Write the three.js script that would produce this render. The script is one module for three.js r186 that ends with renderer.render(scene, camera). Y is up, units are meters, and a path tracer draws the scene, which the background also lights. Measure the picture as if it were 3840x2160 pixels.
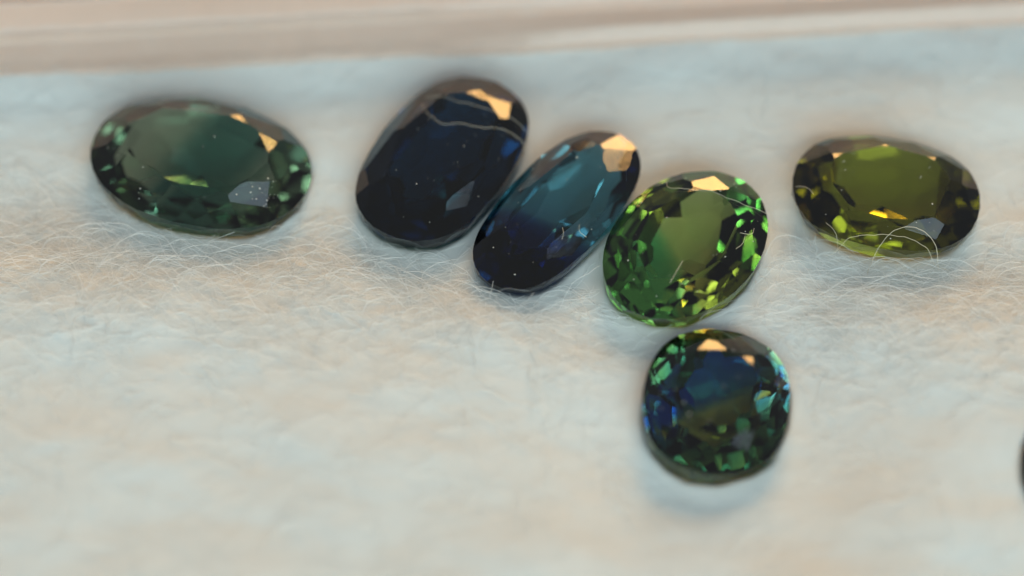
import * as THREE from 'three';
import { ImprovedNoise } from 'three/addons/math/ImprovedNoise.js';
import { mergeGeometries } from 'three/addons/utils/BufferGeometryUtils.js';
import { RoundedBoxGeometry } from 'three/addons/geometries/RoundedBoxGeometry.js';
import { RectAreaLightUniformsLib } from 'three/addons/lights/RectAreaLightUniformsLib.js';

// Shapes are written in millimetres and scaled to metres when a mesh is made.
const MM = 0.001;
const scene = new THREE.Scene();

// ---------------------------------------------------------------- camera
const camera = new THREE.PerspectiveCamera(2 * Math.atan(10.8 / 110) * 180 / Math.PI, 16 / 9, 0.004, 6);
const EL = 55 * Math.PI / 180;
camera.position.set(0, Math.sin(EL) * 0.110, Math.cos(EL) * 0.110);
camera.lookAt(0, 0, 0);
camera.focus = 0.1098;
camera.userData.fStop = 15;
scene.add(camera);

// ---------------------------------------------------------------- light
const renderer = new THREE.WebGLRenderer();
renderer.toneMapping = THREE.LinearToneMapping;
renderer.toneMappingExposure = 1.3;
renderer.shadowMap.enabled = true;
RectAreaLightUniformsLib.init();
scene.background = new THREE.Color().setRGB(0.13, 0.14, 0.145);   // the dim room

function areaLamp(name, color, intensity, w, h, pos, target) {
  const l = new THREE.RectAreaLight(color, intensity, w, h);
  l.name = name;
  l.position.set(...pos);
  l.lookAt(...target);
  scene.add(l);
  return l;
}
const BLUE = new THREE.Color().setRGB(0.55, 0.80, 1.0), WARM = new THREE.Color().setRGB(1, 0.56, 0.19), COOL = new THREE.Color().setRGB(0.71, 0.955, 1.0);
const warmAt = [0.07, 0.131, -0.335], coolAt = [0.284, 0.616, 0.04], frontAt = [0.10, 0.29, 0.55];
areaLamp('unseen_warm_light', WARM, 8.2, 0.19, 0.16, warmAt, [0, 0, 0]);  // out of view, placed to warm the back facets and the cotton
areaLamp('unseen_side_light', BLUE, 0.85, 0.20, 0.23, coolAt, [0, 0, 0]);  // out of view, placed to brighten a few front right facets
areaLamp('unseen_front_light', COOL, 3.6, 0.80, 0.36, frontAt, [0, 0, 0]);  // out of view, placed to light the cotton without showing in the facets

// ---------------------------------------------------------------- helpers
function rng(seed) {
  let s = seed >>> 0;
  return () => { s = (s + 0x6D2B79F5) >>> 0; let t = s; t = Math.imul(t ^ (t >>> 15), t | 1); t ^= t + Math.imul(t ^ (t >>> 7), t | 61); return ((t ^ (t >>> 14)) >>> 0) / 4294967296; };
}
const perlin = new ImprovedNoise();
const fbm = (x, y, z, n = 4) => { let s = 0, a = 1, f = 1; for (let i = 0; i < n; i++) { s += a * perlin.noise(x * f, y * f, z * f); a *= 0.5; f *= 2.03; } return s; };
const lin = (r, g, b) => new THREE.Color().setRGB(r, g, b);
function add(mesh, name, label, category, { kind, group } = {}) {
  mesh.name = name;
  if (label) mesh.userData.label = label;
  if (category) mesh.userData.category = category;
  if (kind) mesh.userData.kind = kind;
  if (group) mesh.userData.group = group;
  mesh.traverse((o) => { if (o.isMesh) { o.castShadow = true; o.receiveShadow = true; } });
  scene.add(mesh);
  return mesh;
}

// ---------------------------------------------------------------- gemstone shapes
// A stone is cut as a cutter cuts it: every facet is a plane that removes a half-space.
// Design space: girdle is the unit circle, scaled to a x b; y in units of b.
function clipPoly(poly, n, d) {
  const out = [];
  for (let i = 0; i < poly.length; i++) {
    const p = poly[i], q = poly[(i + 1) % poly.length];
    const a = n[0] * p[0] + n[1] * p[1] + n[2] * p[2] - d, b = n[0] * q[0] + n[1] * q[1] + n[2] * q[2] - d;
    if (a <= 0) out.push(p);
    if ((a < 0 && b > 0) || (a > 0 && b < 0)) { const t = a / (a - b); out.push([p[0] + t * (q[0] - p[0]), p[1] + t * (q[1] - p[1]), p[2] + t * (q[2] - p[2])]); }
  }
  return out;
}
function normalise(pl) { const l = Math.hypot(...pl.n); return { n: pl.n.map((v) => v / l), d: pl.d / l }; }
function polyhedron(planes) {
  const verts = [], norm = [], seen = new Map();
  const snap = (p) => { const k = p.map((v) => Math.round(v * 2e4)).join(','); if (!seen.has(k)) seen.set(k, p); return seen.get(k); };
  for (const f of planes) {
    const n = new THREE.Vector3(...f.n), u = new THREE.Vector3(Math.abs(n.y) < 0.9 ? 0 : 1, Math.abs(n.y) < 0.9 ? 1 : 0, 0).cross(n).normalize(), v = n.clone().cross(u), c = n.clone().multiplyScalar(f.d);
    let poly = [[-1, -1], [1, -1], [1, 1], [-1, 1]].map(([s, t]) => c.clone().addScaledVector(u, s * 30).addScaledVector(v, t * 30).toArray());
    for (const g of planes) { if (g !== f) poly = clipPoly(poly, g.n, g.d); if (poly.length < 3) break; }
    if (poly.length < 3) continue;
    poly = poly.map(snap).filter((p, i, a) => p !== a[(i + 1) % a.length]);
    for (let i = 1; i + 1 < poly.length; i++) { verts.push(...poly[0], ...poly[i], ...poly[i + 1]); for (let k = 0; k < 3; k++) norm.push(...f.n); }
  }
  const g = new THREE.BufferGeometry();
  g.setAttribute('position', new THREE.Float32BufferAttribute(verts.map((x) => x * MM), 3));
  g.setAttribute('normal', new THREE.Float32BufferAttribute(norm, 3));
  return g;
}
// Local planes of one stone, in millimetres.
function cutPlanes(c) {
  const R = rng(c.seed), J = (s) => (R() * 2 - 1) * s, P = [], { a, b } = c;
  const wob = (az) => 1 + (c.square || 0) * Math.cos(4 * az) * -1 + (c.pear || 0) * Math.cos(az);
  const put = (az, slope, r0, y0) => {                          // plane y = y0 - slope * (r - r0) around azimuth az; slope > 0 crown, < 0 pavilion
    const k = r0 * wob(az), s = Math.sign(slope), S = Math.abs(slope);
    P.push(normalise({ n: [Math.cos(az) * S / a, s * 1 / b, Math.sin(az) * S / b], d: s * (y0 * 1) + S * k }));
  };
  const N = c.n || 8, step = 2 * Math.PI / N, turn = c.turn || 0, rt = c.table, s = c.crown, j = c.jitter ?? 1;
  const hc = s * (1 - rt);
  P.push(normalise({ n: [J(0.012) * j, 1, J(0.012) * j], d: hc * b }));
  for (let k = 0; k < N; k++) {
    const az = turn + k * step;
    put(az + J(0.06) * j, s * (1 + J(0.1) * j), 1, 0);
    put(az + step / 2 + J(0.05) * j, s * (c.star || 0.62) * (1 + J(0.1) * j), rt * 1.03, hc);
    for (const e of [-1, 1]) put(az + e * step / 4 + J(0.04) * j, s * (c.upper || 1.5) * (1 + J(0.06) * j), 0.955 + J(0.01) * j, 0);
  }
  const G = c.girdleFacets || 40;
  for (let k = 0; k < G; k++) { const az = (k + 0.5) * 2 * Math.PI / G; P.push(normalise({ n: [Math.cos(az) / a, 0, Math.sin(az) / b], d: wob(az) })); }
  const R2 = rng(c.under || c.seed + 900), K = (s) => (R2() * 2 - 1) * s * (c.rough || j);
  for (const [count, off, slope, r0, y0] of c.pavilion)
    for (let k = 0; k < count; k++) put((k + off) * 2 * Math.PI / count + turn + K(0.05), -slope * (1 + K(0.05)), r0 + K(0.012), y0);
  return P;
}
function gemFrame(c) {
  const m = new THREE.Matrix4(), y = new THREE.Vector3(c.tilt[0], 1, c.tilt[1]).normalize(), ang = c.ang * Math.PI / 180;
  const x = new THREE.Vector3(Math.cos(ang), 0, Math.sin(ang)).addScaledVector(y, -(Math.cos(ang) * y.x + Math.sin(ang) * y.z)).normalize();
  m.makeBasis(x, y, x.clone().cross(y));
  return m;
}
const mixedPavilion = [[16, 0.5, 3.0, 1, -0.08], [16, 0, 1.2, 0.90, -0.32], [8, 0.5, 0.62, 0.62, -0.62], [8, 0, 0.30, 0.3, -0.80]];
const deepPavilion = [[16, 0.5, 4.6, 1, -0.07], [16, 0, 1.7, 0.94, -0.32], [8, 0.5, 0.86, 0.66, -0.76], [8, 0, 0.42, 0.32, -1.0]];
const sparklePavilion = [[16, 0.5, 3.6, 1, -0.10], [16, 0, 1.9, 0.95, -0.34], [16, 0.5, 1.35, 0.80, -0.62], [8, 0, 0.80, 0.52, -0.96], [8, 0.5, 0.4, 0.26, -1.14]];
const STONES = [
  { seed: 7, pos: [-11.92, 0.9, -5.35], a: 4.36, b: 3.10, ang: 15.6, square: 0.012, tilt: [0.04, -0.03], table: 0.60, crown: 0.56, star: 0.5, turn: 0.589, pavilion: mixedPavilion,
    glass: [0.61, 0.61, 0.47, 3.6], zones: [{ dir: [0.8, 0.6], from: -0.9, to: 1.7, glass: [0.38, 0.66, 0.70, 3.0] }],
    name: 'oval_sapphire', label: 'deep green oval sapphire with a worn bright facet, apart from the cluster' },
  { seed: 25, pos: [-2.66, 1.0, -5.48], a: 4.28, b: 2.76, ang: -60.1, tilt: [-0.03, 0], table: 0.64, crown: 0.56, star: 0.5, turn: 0.393, square: 0.03, pavilion: deepPavilion,
    glass: [0.05, 0.17, 0.27, 3.2], name: 'oval_sapphire', label: 'almost black navy oval sapphire crossed by two fine fibres' },
  { seed: 28, pos: [1.72, 1.0, -3.02], a: 4.36, b: 2.14, ang: -53.0, square: 0.028, tilt: [-0.03, 0], table: 0.58, crown: 0.56, star: 0.62, turn: 0.295, pavilion: deepPavilion,
    glass: [0.27, 0.50, 0.55, 3.0], zones: [{ dir: [-0.45, 0.9], from: 1.0, to: 9, glass: [0.03, 0.08, 0.36, 2.5] }],
    name: 'oval_sapphire', label: 'narrow teal blue oval sapphire leaning between the black one and the bright green one' },
  { seed: 28, pos: [6.52, 1.0, -1.38], a: 3.72, b: 2.72, ang: -52.4, tilt: [0.03, 0.03], table: 0.58, crown: 0.5, star: 0.5, turn: 0.393, rough: 2.6, under: 213, pavilion: sparklePavilion,
    glass: [0.82, 0.81, 0.44, 3.4], zones: [{ dir: [-0.9, 0.4], from: 0.7, to: 9, glass: [0.40, 0.84, 0.86, 2.4] }, { dir: [0.85, 0.5], from: 1.1, to: 9, glass: [0.34, 0.38, 0.20, 2.4] }],  // second zone is shade put into the glass, dimming sparkle on that side
    name: 'oval_sapphire', label: 'bright green sapphire sparkling yellow green around its rim, beside the narrow teal one' },
  { seed: 4, pos: [14.22, 1.0, -3.80], a: 3.66, b: 2.78, ang: 9.9, square: 0.025, tilt: [0.04, -0.03], table: 0.62, crown: 0.5, star: 0.5, turn: 0.196, pavilion: mixedPavilion,
    glass: [0.52, 0.52, 0.15, 3.2], zones: [{ dir: [0.99, 0.17], from: 1.9, to: 9, glass: [0.62, 0.54, 0.24, 2.2] }, { dir: [-0.99, -0.17], from: 2.0, to: 9, glass: [0.66, 0.55, 0.26, 2.2] }], name: 'oval_sapphire', label: 'olive yellow oval sapphire with a looped fibre across its edge' },
  { seed: 7, pos: [7.42, 0.78, 5.49], a: 3.29, b: 2.75, ang: -82.3, tilt: [0.04, -0.03], table: 0.56, crown: 0.5, star: 0.62, turn: 0.196, square: 0.026, rough: 2.6, under: 213, pavilion: sparklePavilion,
    glass: [0.60, 0.70, 0.70, 3.4], zones: [{ dir: [-0.45, -0.9], from: -0.3, to: 9, above: -0.5, glass: [0.03, 0.20, 0.68, 1.3] }, { dir: [0.45, 0.9], from: 0.3, to: 9, glass: [0.92, 0.74, 0.26, 2.2] }],
    name: 'cushion_sapphire', label: 'roundish cushion sapphire, dark blue at one end and green at the other, below the cluster' },
  { seed: 71, pos: [21.2, 1.0, 7.8], a: 3.36, b: 2.6, ang: -42, tilt: [0, 0], table: 0.6, crown: 0.5, turn: 0.2, pavilion: mixedPavilion,
    glass: [0.03, 0.08, 0.10, 3.2], name: 'oval_sapphire', label: 'dark cut stone at the picture edge, placed for a dark smudge there, level with the cushion sapphire' },  // stands where a soft dark smudge meets the right edge
];
for (const c of STONES) {
  c.planes = cutPlanes(c);
  c.m = gemFrame(c);
  c.inv = c.m.clone().transpose();
  c.world = c.planes.map((p) => { const n = new THREE.Vector3(...p.n).applyMatrix4(c.m); return { n: n.toArray(), d: p.d + n.x * c.pos[0] + n.y * c.pos[1] + n.z * c.pos[2] }; });
}
const near = (c, x, z, r) => (x - c.pos[0]) ** 2 + (z - c.pos[2]) ** 2 < (c.a + r) ** 2;
// signed distance to a stone (negative inside)
const gemSd = (c, x, y, z) => { let m = -1e9; for (const p of c.world) { const s = p.n[0] * x + p.n[1] * y + p.n[2] * z - p.d; if (s > m) m = s; } return m; };
// height of a stone's underside and upper side over (x, z)
const side = (c, x, z, up) => { let h = up ? 1e9 : -1e9; for (const p of c.world) { if (up ? p.n[1] > 0.02 : p.n[1] < -0.02) { const y = (p.d - p.n[0] * x - p.n[2] * z) / p.n[1]; h = up ? Math.min(h, y) : Math.max(h, y); } } return h; };

// ---------------------------------------------------------------- cotton pad
function cottonTop(x, z) {
  let h = 0.22 * fbm(x / 6.5, 1.7, z / 4.5, 2) + 0.032 * fbm(x / 2.2, 5.1, z / 1.4, 2);
  // the wadding is pressed down where the stones lie and swells in front of them
  const L = [[-30, -1.2], [-14, -2.4], [-8, -1.9], [-2, -0.4], [2, 1.4], [5, 3.4], [8, 3.6], [10.5, 1.6], [14, -0.7], [30, -0.9]];
  let zl = L[0][1];
  for (let i = 1; i < L.length; i++) if (x >= L[i - 1][0]) { const t = Math.min(1, (x - L[i - 1][0]) / (L[i][0] - L[i - 1][0])), u = t * t * (3 - 2 * t); zl = L[i - 1][1] + (L[i][1] - L[i - 1][1]) * u; }
  const swell = THREE.MathUtils.smoothstep(z - zl, -0.6, 3.2), g6 = Math.hypot(x - 7.42, (z - 6.0) * 0.9);
  h += 0.10 + 0.62 * swell * THREE.MathUtils.smoothstep(g6, 2.6, 9.0);
  h += 0.22 * THREE.MathUtils.smoothstep(-z - 0.065 * x, 9.6, 12.0) * THREE.MathUtils.smoothstep(-x, -5, 8);
  for (const c of STONES) if (near(c, x, z, 2.5)) {
    const u = side(c, x, z, false) - 0.10, k = 0.35, t = Math.max(0, Math.min(1, 0.5 + 0.5 * (u - h) / k));
    h = u + (h - u) * t - k * t * (1 - t);
    h = Math.min(h, u);
  }
  return h;
}
const PAD = { x0: -34, x1: 34, z0: -14.5, z1: 26 };
{
  const nx = 480, nz = 300, g = new THREE.PlaneGeometry(1, 1, nx, nz), p = g.attributes.position;
  for (let i = 0; i < p.count; i++) {
    const ix = i % (nx + 1), iz = Math.floor(i / (nx + 1));
    const x = PAD.x0 + (PAD.x1 - PAD.x0) * ix / nx, z = PAD.z0 + (PAD.z1 - PAD.z0) * iz / nz;
    const edge = ix === 0 || iz === 0 || ix === nx || iz === nz;
    p.setXYZ(i, x * MM, (edge ? -4 : cottonTop(x, z)) * MM, z * MM);
  }
  g.computeVertexNormals();
  const m = new THREE.MeshPhysicalMaterial({ color: lin(0.80, 0.81, 0.79), roughness: 1, specularIntensity: 0.1 });
  add(new THREE.Mesh(g, m), 'cotton_pad', 'soft white cotton pad under all the stones', 'cotton pad', { kind: 'structure' });
}

// ---------------------------------------------------------------- fibres
const fibreMat = new THREE.MeshPhysicalMaterial({ color: lin(0.985, 0.98, 0.97), roughness: 1, transmission: 0.4, thickness: 0, specularIntensity: 0.3 });
const clearFibre = new THREE.MeshPhysicalMaterial({ color: lin(0.78, 0.68, 0.54), roughness: 0.6, specularIntensity: 0.8 });
function tubeGeo(points, r, sides = 4, seg) {                    // points in millimetres
  const curve = new THREE.CatmullRomCurve3(points.map((p) => new THREE.Vector3(p[0] * MM, p[1] * MM, p[2] * MM)));
  return new THREE.TubeGeometry(curve, seg || Math.max(4, points.length * 2), r * MM, sides, false);
}
{
  const R = rng(5), variants = [];
  for (let v = 0; v < 24; v++) {
    const len = 1.2 + 3.4 * R(), n = 12, pts = [], k1 = 0.6 + 1.4 * R(), k2 = 1.5 + 2.5 * R(), p1 = 6.3 * R(), p2 = 6.3 * R(), am = 0.05 + 0.12 * R(), lift = 0.05 + 0.4 * R() * R();
    for (let i = 0; i < n; i++) { const t = i / (n - 1); pts.push([(t - 0.5) * len, lift * Math.sin(Math.PI * t) + 0.02 * Math.sin(k2 * 6 * t + p2), am * len * Math.sin(k1 * 3 * t + p1) + 0.03 * len * Math.sin(k2 * 5 * t + p2) + (R() - 0.5) * 0.03]); }
    variants.push({ pts, geo: tubeGeo(pts, 0.0036 + 0.0085 * R() ** 5, 3, 20), list: [], tint: [] });
  }
  const M = new THREE.Matrix4(), q = new THREE.Quaternion(), e = new THREE.Euler(), v = new THREE.Vector3(), V = new THREE.Vector3();
  const TOTAL = 44000;
  for (let i = 0; i < TOTAL; i++) {
    const x = -24 + 48 * R(), z = -13 + 29 * R(), vr = variants[Math.floor(R() * variants.length)];
    const dens = 0.09 + (0.34 + 0.3 * fbm(x / 2.5, 9.2, z / 1.6, 3)) * Math.exp(-(((z + 0.3 - 0.06 * x) / 3.2) ** 2));
    if (R() > dens) continue;
    const yaw = (R() + R() + R() - 1.5) * 1.6, y = cottonTop(x, z) - 0.02 + 0.16 * R() * R();
    e.set((R() - 0.5) * 1.2, yaw, (R() - 0.5) * 0.35, 'YXZ');
    M.compose(V.set(x, y, z), q.setFromEuler(e), v.set(1, 1, 1));
    let bad = false;
    for (const c of STONES) if (near(c, x, z, 2.2)) {
      for (const p of vr.pts) { v.set(...p).applyMatrix4(M); if (gemSd(c, v.x, v.y, v.z) < 0.03) { bad = true; break; } }
      if (bad) break;
    }
    if (bad) continue;
    M.elements[12] *= MM; M.elements[13] *= MM; M.elements[14] *= MM;
    vr.list.push(M.clone());
  }
  // flyaway hairs standing proud of the wadding in front of the stones
  const hairs = [];
  for (let v = 0; v < 16; v++) {
    const len = 1.0 + 2.6 * R(), n = 14, pts = [], lift = 0.15 + 0.4 * R(), p1 = 6.3 * R(), p2 = 6.3 * R(), k1 = 2 + 3 * R(), k2 = 6 + 8 * R();
    for (let i = 0; i < n; i++) { const t = i / (n - 1); pts.push([(t - 0.5) * len, lift * Math.sin(Math.PI * Math.min(1, t * (0.8 + 0.4 * (v % 2)))) - 0.05, 0.16 * len * Math.sin(k1 * t + p1) + 0.05 * Math.sin(k2 * t + p2) + (R() - 0.5) * 0.05]); }
    hairs.push({ pts, geo: tubeGeo(pts, 0.006 + 0.004 * R(), 4, 26), list: [] });
  }
  for (let i = 0; i < 1500; i++) {
    const x = -22 + 44 * R(), z = 0.06 * x - 0.6 + (R() + R() + R() - 1.5) * 4.4, vr = hairs[Math.floor(R() * hairs.length)];
    e.set((R() - 0.5) * 0.9, (R() + R() - 1) * 1.5, (R() - 0.5) * 0.5, 'YXZ');
    M.compose(V.set(x, cottonTop(x, z), z), q.setFromEuler(e), v.set(1, 1, 1));
    if (STONES.some((c) => near(c, x, z, 2.6) && vr.pts.some((p) => { v.set(...p).applyMatrix4(M); return gemSd(c, v.x, v.y, v.z) < 0.015; }))) continue;
    M.elements[12] *= MM; M.elements[13] *= MM; M.elements[14] *= MM;
    vr.list.push(M.clone());
  }
  variants.push(...hairs);
  const holder = new THREE.Group();
  variants.forEach((vr) => {
    const im = new THREE.InstancedMesh(vr.geo, fibreMat, vr.list.length);
    vr.list.forEach((m, i) => im.setMatrixAt(i, m));
    im.name = 'fibre_layer'; im.userData.kind = 'stuff'; im.castShadow = im.receiveShadow = true;
    holder.add(im);
  });
  holder.userData.kind = 'stuff';
  add(holder, 'cotton_fuzz', 'loose white cotton fibres matted over the pad', 'cotton fuzz', { kind: 'stuff' });
}

// ---------------------------------------------------------------- unseen light panels, placed to light the facets and the cotton
function glowPanel(name, label, category, color, glow, w, h, pos, frame) {
  const root = new THREE.Group();
  root.position.set(...pos); root.lookAt(0, 0, 0);
  const face = new THREE.Mesh(new RoundedBoxGeometry(w, h, 0.006, 2, 0.002), new THREE.MeshStandardMaterial({ color: lin(0.6, 0.6, 0.6), roughness: 0.6, emissive: color, emissiveIntensity: glow }));
  face.name = frame === 'housing' ? 'unseen_lamp_diffuser' : 'unseen_window_pane'; face.position.z = -0.006;
  root.add(face);
  const m = new THREE.MeshStandardMaterial({ color: lin(0.30, 0.29, 0.28), roughness: 0.5 }), t = 0.018;
  for (const [bw, bh, x, y] of [[w + 2 * t, t, 0, h / 2 + t / 2], [w + 2 * t, t, 0, -h / 2 - t / 2], [t, h, -w / 2 - t / 2, 0], [t, h, w / 2 + t / 2, 0]]) {
    const bar = new THREE.Mesh(new RoundedBoxGeometry(bw, bh, 0.014, 2, 0.003), m);
    bar.name = 'frame_bar'; bar.position.set(x, y, -0.008); root.add(bar);
  }
  add(root, name, label, category);
}
glowPanel('unseen_lamp', 'out of view warm orange light panel behind the gem box, placed to light the back facets', 'unseen_lamp', WARM, 0.25, 0.19, 0.16, warmAt, 'housing');
glowPanel('window', 'out of view small bluish light pane high beside the gem box, placed to light the front right facets', 'window', BLUE, 0.15, 0.20, 0.23, coolAt, 'window');
glowPanel('window_001', 'out of view wide pale light panel low in front of the gem box, placed to light the cotton', 'window', COOL, 0.15, 0.80, 0.36, frontAt, 'window');

// ---------------------------------------------------------------- the sapphires
const numbered = (() => { const n = {}; return (s) => { n[s] = (n[s] ?? -1) + 1; return n[s] ? s + '_' + String(n[s]).padStart(3, '0') : s; }; })();
for (const c of STONES) {
  const root = new THREE.Group(), [r, g, b, d] = c.glass;
  root.position.set(c.pos[0] * MM, c.pos[1] * MM, c.pos[2] * MM);
  root.quaternion.setFromRotationMatrix(c.m);
  const m = new THREE.MeshPhysicalMaterial({ color: 0xffffff, roughness: 0, ior: 1.77, transmission: 1, thickness: 0.004, attenuationColor: lin(r, g, b), attenuationDistance: d * MM });
  const body = new THREE.Mesh(polyhedron(c.planes), m);
  body.name = 'stone';
  root.add(body);
  for (const zn of c.zones || []) {                               // a band where the crystal grew in another colour; one only dims sparkle
    const dir = new THREE.Vector3(zn.dir[0], 0, zn.dir[1]).normalize().applyMatrix4(c.inv), [zr, zg, zb, zd] = zn.glass;
    const planes = c.planes.map((p) => ({ n: p.n, d: p.d - 0.03 }));
    if (zn.above !== undefined) planes.push({ n: [0, -1, 0], d: -zn.above });
    planes.push({ n: dir.clone().negate().toArray(), d: -zn.from }, { n: dir.toArray(), d: zn.to });
    const zone = new THREE.Mesh(polyhedron(planes), new THREE.MeshPhysicalMaterial({ color: 0xffffff, roughness: 0, ior: 1.0, transmission: 1, thickness: 0.002, attenuationColor: lin(zr, zg, zb), attenuationDistance: zd * MM }));
    zone.name = 'colour_zone';
    root.add(zone);
  }
  add(root, numbered(c.name), c.label, 'sapphire', { group: 'cut sapphires on the cotton' });
}

// ---------------------------------------------------------------- box rim behind the stones
{
  const prof = [[0, -3], [0, 0.30], [0.06, 0.42], [0.40, 0.82], [0.52, 0.90], [1.10, 0.93], [1.16, 1.0], [1.20, 1.25], [1.26, 1.36], [1.58, 1.74], [1.76, 2.4], [1.86, 2.6], [2.5, 2.66], [2.62, 2.58], [2.66, 2.4], [2.66, -3]];
  const nx = 500, pos = [], idx = [], n = prof.length;
  for (let i = 0; i <= nx; i++) {
    const x = -40 + 80 * i / nx;
    for (let k = 0; k < n; k++) {
      const w = 0.05 * fbm(x / 0.9, k * 0.7, 3.3, 2), h = 0.05 * fbm(x / 0.8, k * 0.9, 8.1, 2) + (k === 3 || k === 4 || k === 9 ? -0.30 * THREE.MathUtils.smoothstep(-x, -6, 6) : 0);
      pos.push(x * MM, (prof[k][1] + (prof[k][1] > 0 ? h : 0)) * MM, -(prof[k][0] + w) * MM);
    }
  }
  for (let i = 0; i < nx; i++) for (let k = 0; k < n; k++) { const a = i * n + k, b = i * n + (k + 1) % n, c = a + n, d = b + n; idx.push(a, c, b, b, c, d); }
  for (let k = 1; k + 1 < n; k++) { idx.push(0, k, k + 1); const o = nx * n; idx.push(o, o + k + 1, o + k); }
  const g = new THREE.BufferGeometry();
  g.setAttribute('position', new THREE.Float32BufferAttribute(pos, 3));
  g.setIndex(idx);
  g.computeVertexNormals();
  const m = new THREE.MeshPhysicalMaterial({ color: lin(0.90, 0.69, 0.58), roughness: 0.5, ior: 1.5, transmission: 0.5, clearcoat: 0.4, clearcoatRoughness: 0.15, thickness: 0.002 });
  const o = new THREE.Mesh(g, m);
  o.position.set(0, 0, -11.35 * MM);
  o.rotation.y = 4.2 * Math.PI / 180;
  add(o, 'box_rim', 'stepped translucent plastic rim of the gem box behind the stones', 'box rim');
}
{
  const g = new THREE.PlaneGeometry(1.2, 1.2); g.rotateX(-Math.PI / 2);
  const m = new THREE.MeshStandardMaterial({ color: lin(0.62, 0.34, 0.18), roughness: 0.7 });
  const o = new THREE.Mesh(g, m); o.position.set(0, -0.0045, 0);
  add(o, 'tabletop', 'warm brown table surface under the gem box', 'table', { kind: 'structure' });
}

// ---------------------------------------------------------------- single fibres and dust
function surfaceY(x, z) {
  let y = cottonTop(x, z);
  for (const c of STONES) if (near(c, x, z, 0.1)) {
    let inside = true;
    for (const p of c.world) if (Math.abs(p.n[1]) < 0.3) { const yy = c.pos[1]; if (p.n[0] * x + p.n[1] * yy + p.n[2] * z - p.d > 0.02) { inside = false; break; } }
    if (inside) y = Math.max(y, side(c, x, z, true));
  }
  return y;
}
const STRANDS = [
  ['rusty fine fibre across the upper end of the almost black sapphire', 0.0074, 0.02, [[-3.33, -8.0], [-2.7, -7.94], [-2.13, -7.68], [-1.55, -7.47], [-0.92, -7.25], [-0.29, -7.0], [0.38, -6.67], [0.78, -6.46], [0.97, -6.21]]],
  ['longer pale fibre sagging across the middle of the almost black sapphire', 0.0087, 0.02, [[-3.48, -7.64], [-3.22, -7.08], [-2.68, -6.59], [-1.92, -6.55], [-1.14, -6.38], [-0.33, -6.26], [0.29, -6.05], [0.71, -5.74]]],
  ['pale fibre lying over the crown of the bright green sapphire', 0.0081, 0.02, [[5.88, -3.96], [5.93, -3.64], [6.28, -3.5], [6.92, -3.37], [7.56, -3.28], [8.19, -3.02], [8.82, -2.79], [9.21, -2.77], [9.69, -2.7]]],
  ['short straight pale line on the table of the bright green sapphire', 0.0124, 0.01, [[6.33, -0.13], [6.09, 0.34], [5.84, 0.81]]],  // thin rod drawn for a bright straight line on the table facet
  ['short hooked fibre on the dark side of the bright green sapphire', 0.0099, 0.02, [[9.09, -1.88], [9.01, -1.63], [8.78, -1.53], [8.53, -1.53]]],
  ['small bent fibre below the hooked one on the bright green sapphire', 0.0099, 0.02, [[8.73, -1.46], [8.6, -1.09], [8.36, -0.84]]],
  ['looped pale fibre arching over the front edge of the olive yellow sapphire', 0.0124, 0.12, [[13.33, -0.43], [13.49, -0.9], [13.81, -1.18], [14.15, -1.47], [14.64, -1.66], [15.06, -1.68], [15.52, -1.47], [15.81, -1.25], [16.07, -0.78]]],
  ['thin fibre climbing onto the olive yellow sapphire beside the loop', 0.0087, 0.05, [[11.8, -2.12], [12.04, -1.86], [12.3, -1.46], [12.66, -1.27], [13.07, -1.11], [13.48, -0.89]]],
  ['short rusty fibre on the outer end of the olive yellow sapphire', 0.0087, 0.02, [[10.77, -3.88], [11.05, -3.75], [11.25, -3.56], [11.39, -3.34]]],
  ['long fibre running along the front of the olive yellow sapphire', 0.0099, 0.18, [[11.83, -1.32], [12.56, -1.45], [13.28, -1.47], [13.99, -1.43], [14.7, -1.29], [15.4, -1.12], [15.94, -0.95], [16.46, -0.77]]],
  ['curved fibre on the cotton at the foot of the almost black sapphire', 0.0087, 0.12, [[-7.0, -3.0], [-6.5, -2.72], [-6.1, -2.3], [-5.75, -1.8], [-5.7, -1.1]]],
  ['long curved fibre on the cotton hugging the deep green sapphire', 0.0087, 0.10, [[-6.8, -3.6], [-7.6, -3.1], [-8.4, -2.3], [-9.5, -1.55], [-10.92, -1.35]]],
  ['tiny upright lint curl on the table of the teal blue sapphire', 0.0099, 0.02, [[1.89, -1.7], [1.92, -1.44], [1.87, -1.19]]],
  ['tiny hooked lint curl near the rim of the teal blue sapphire', 0.0099, 0.02, [[2.52, -1.87], [2.53, -1.61], [2.79, -1.46]]],
];
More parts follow.
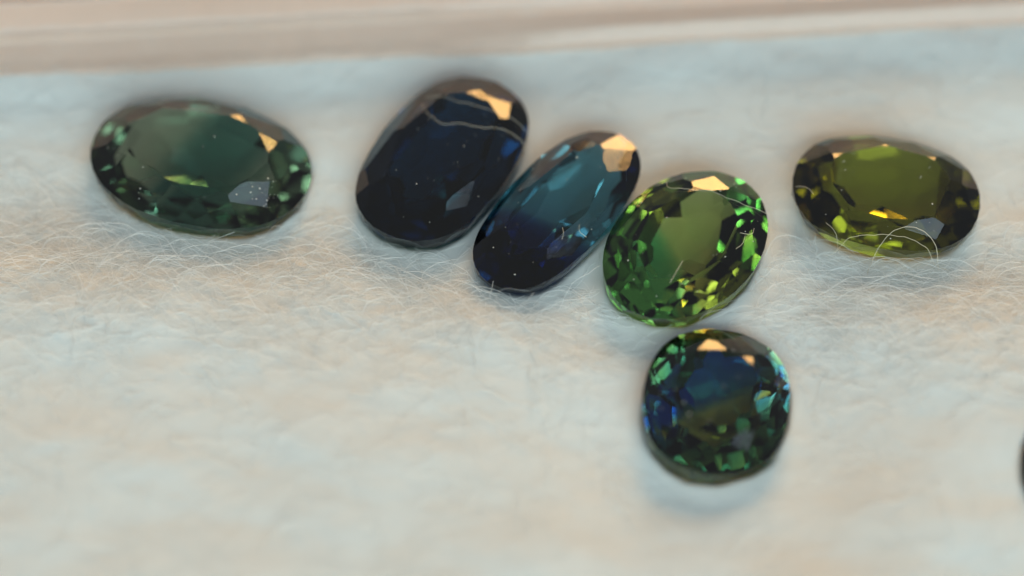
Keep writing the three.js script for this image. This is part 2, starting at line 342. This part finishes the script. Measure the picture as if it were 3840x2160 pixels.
for (const [label, r, lift, path] of STRANDS) {
  const flat = new THREE.CatmullRomCurve3(path.map(([x, z]) => new THREE.Vector3(x, 0, z))).getSpacedPoints(48);
  const R = rng(Math.round(path[0][0] * 1000) + 77);
  const kink = 0.02 * flat[0].distanceTo(flat[48]);
  const low = flat.map((p) => surfaceY(p.x, p.z) + r + 0.004);
  let y = low.map((v, i) => Math.max(...low.slice(Math.max(0, i - 2), i + 3)) + lift * Math.sin(Math.PI * i / 48));
  for (let k = 0; k < 4; k++) y = y.map((v, i) => (y[Math.max(0, i - 1)] + v + y[Math.min(48, i + 1)]) / 3);
  const pts = flat.map((p, i) => [p.x + kink * fbm(i * 0.13, R() * 0.1, 3, 2), Math.max(y[i], low[i]) + 0.01 * R(), p.z + kink * fbm(i * 0.15, 7 + path[0][0], R() * 0.1, 2)]);
  add(new THREE.Mesh(tubeGeo(pts, r * 0.78, 6, 96), clearFibre), numbered('cotton_fibre'), label, 'fibre', { group: 'single fibres lying on and beside the stones' });
}
const dustMat = new THREE.MeshStandardMaterial({ color: lin(0.80, 0.78, 0.72), roughness: 0.9 });
STONES.slice(0, 6).forEach((c, gi) => {
  const R = rng(300 + gi), parts = [];
  for (let k = 0; k < 30; k++) {
    const t = 6.283 * R(), q = Math.sqrt(R()) * 0.9, l = new THREE.Vector3(Math.cos(t) * q * c.a, 0, Math.sin(t) * q * c.b).applyMatrix4(c.m), x = c.pos[0] + l.x, z = c.pos[2] + l.z, s = 0.006 + 0.016 * R() ** 3;
    const g = new THREE.IcosahedronGeometry(s * MM, 0);
    g.scale(1 + R(), 0.6, 1 + R()); g.rotateY(6 * R());
    g.translate(x * MM, (side(c, x, z, true) + s * 0.4) * MM, z * MM);
    parts.push(g);
  }
  if (gi === 0) for (let k = 0; k < 34; k++) {                    // pale specks put in for the sparkle of its worn facet
    const x = -9.6 + 1.1 * R() - 0.3, z = -4.05 + 1.15 * R(), s = 0.005 + 0.02 * R() ** 3, g = new THREE.IcosahedronGeometry(s * MM, 0);
    g.scale(1 + 1.5 * R(), 0.5, 1 + R()); g.rotateY(6 * R());
    g.translate(x * MM, (side(c, x, z, true) + s * 0.3) * MM, z * MM);
    parts.push(g);
  }
  const where = ['deep green', 'almost black', 'teal blue', 'bright green', 'olive yellow', 'cushion'][gi];
  add(new THREE.Mesh(mergeGeometries(parts), dustMat), numbered('dust'), 'tiny pale dust specks scattered over the ' + where + ' sapphire', 'dust', { kind: 'stuff' });
});

renderer.render(scene, camera);
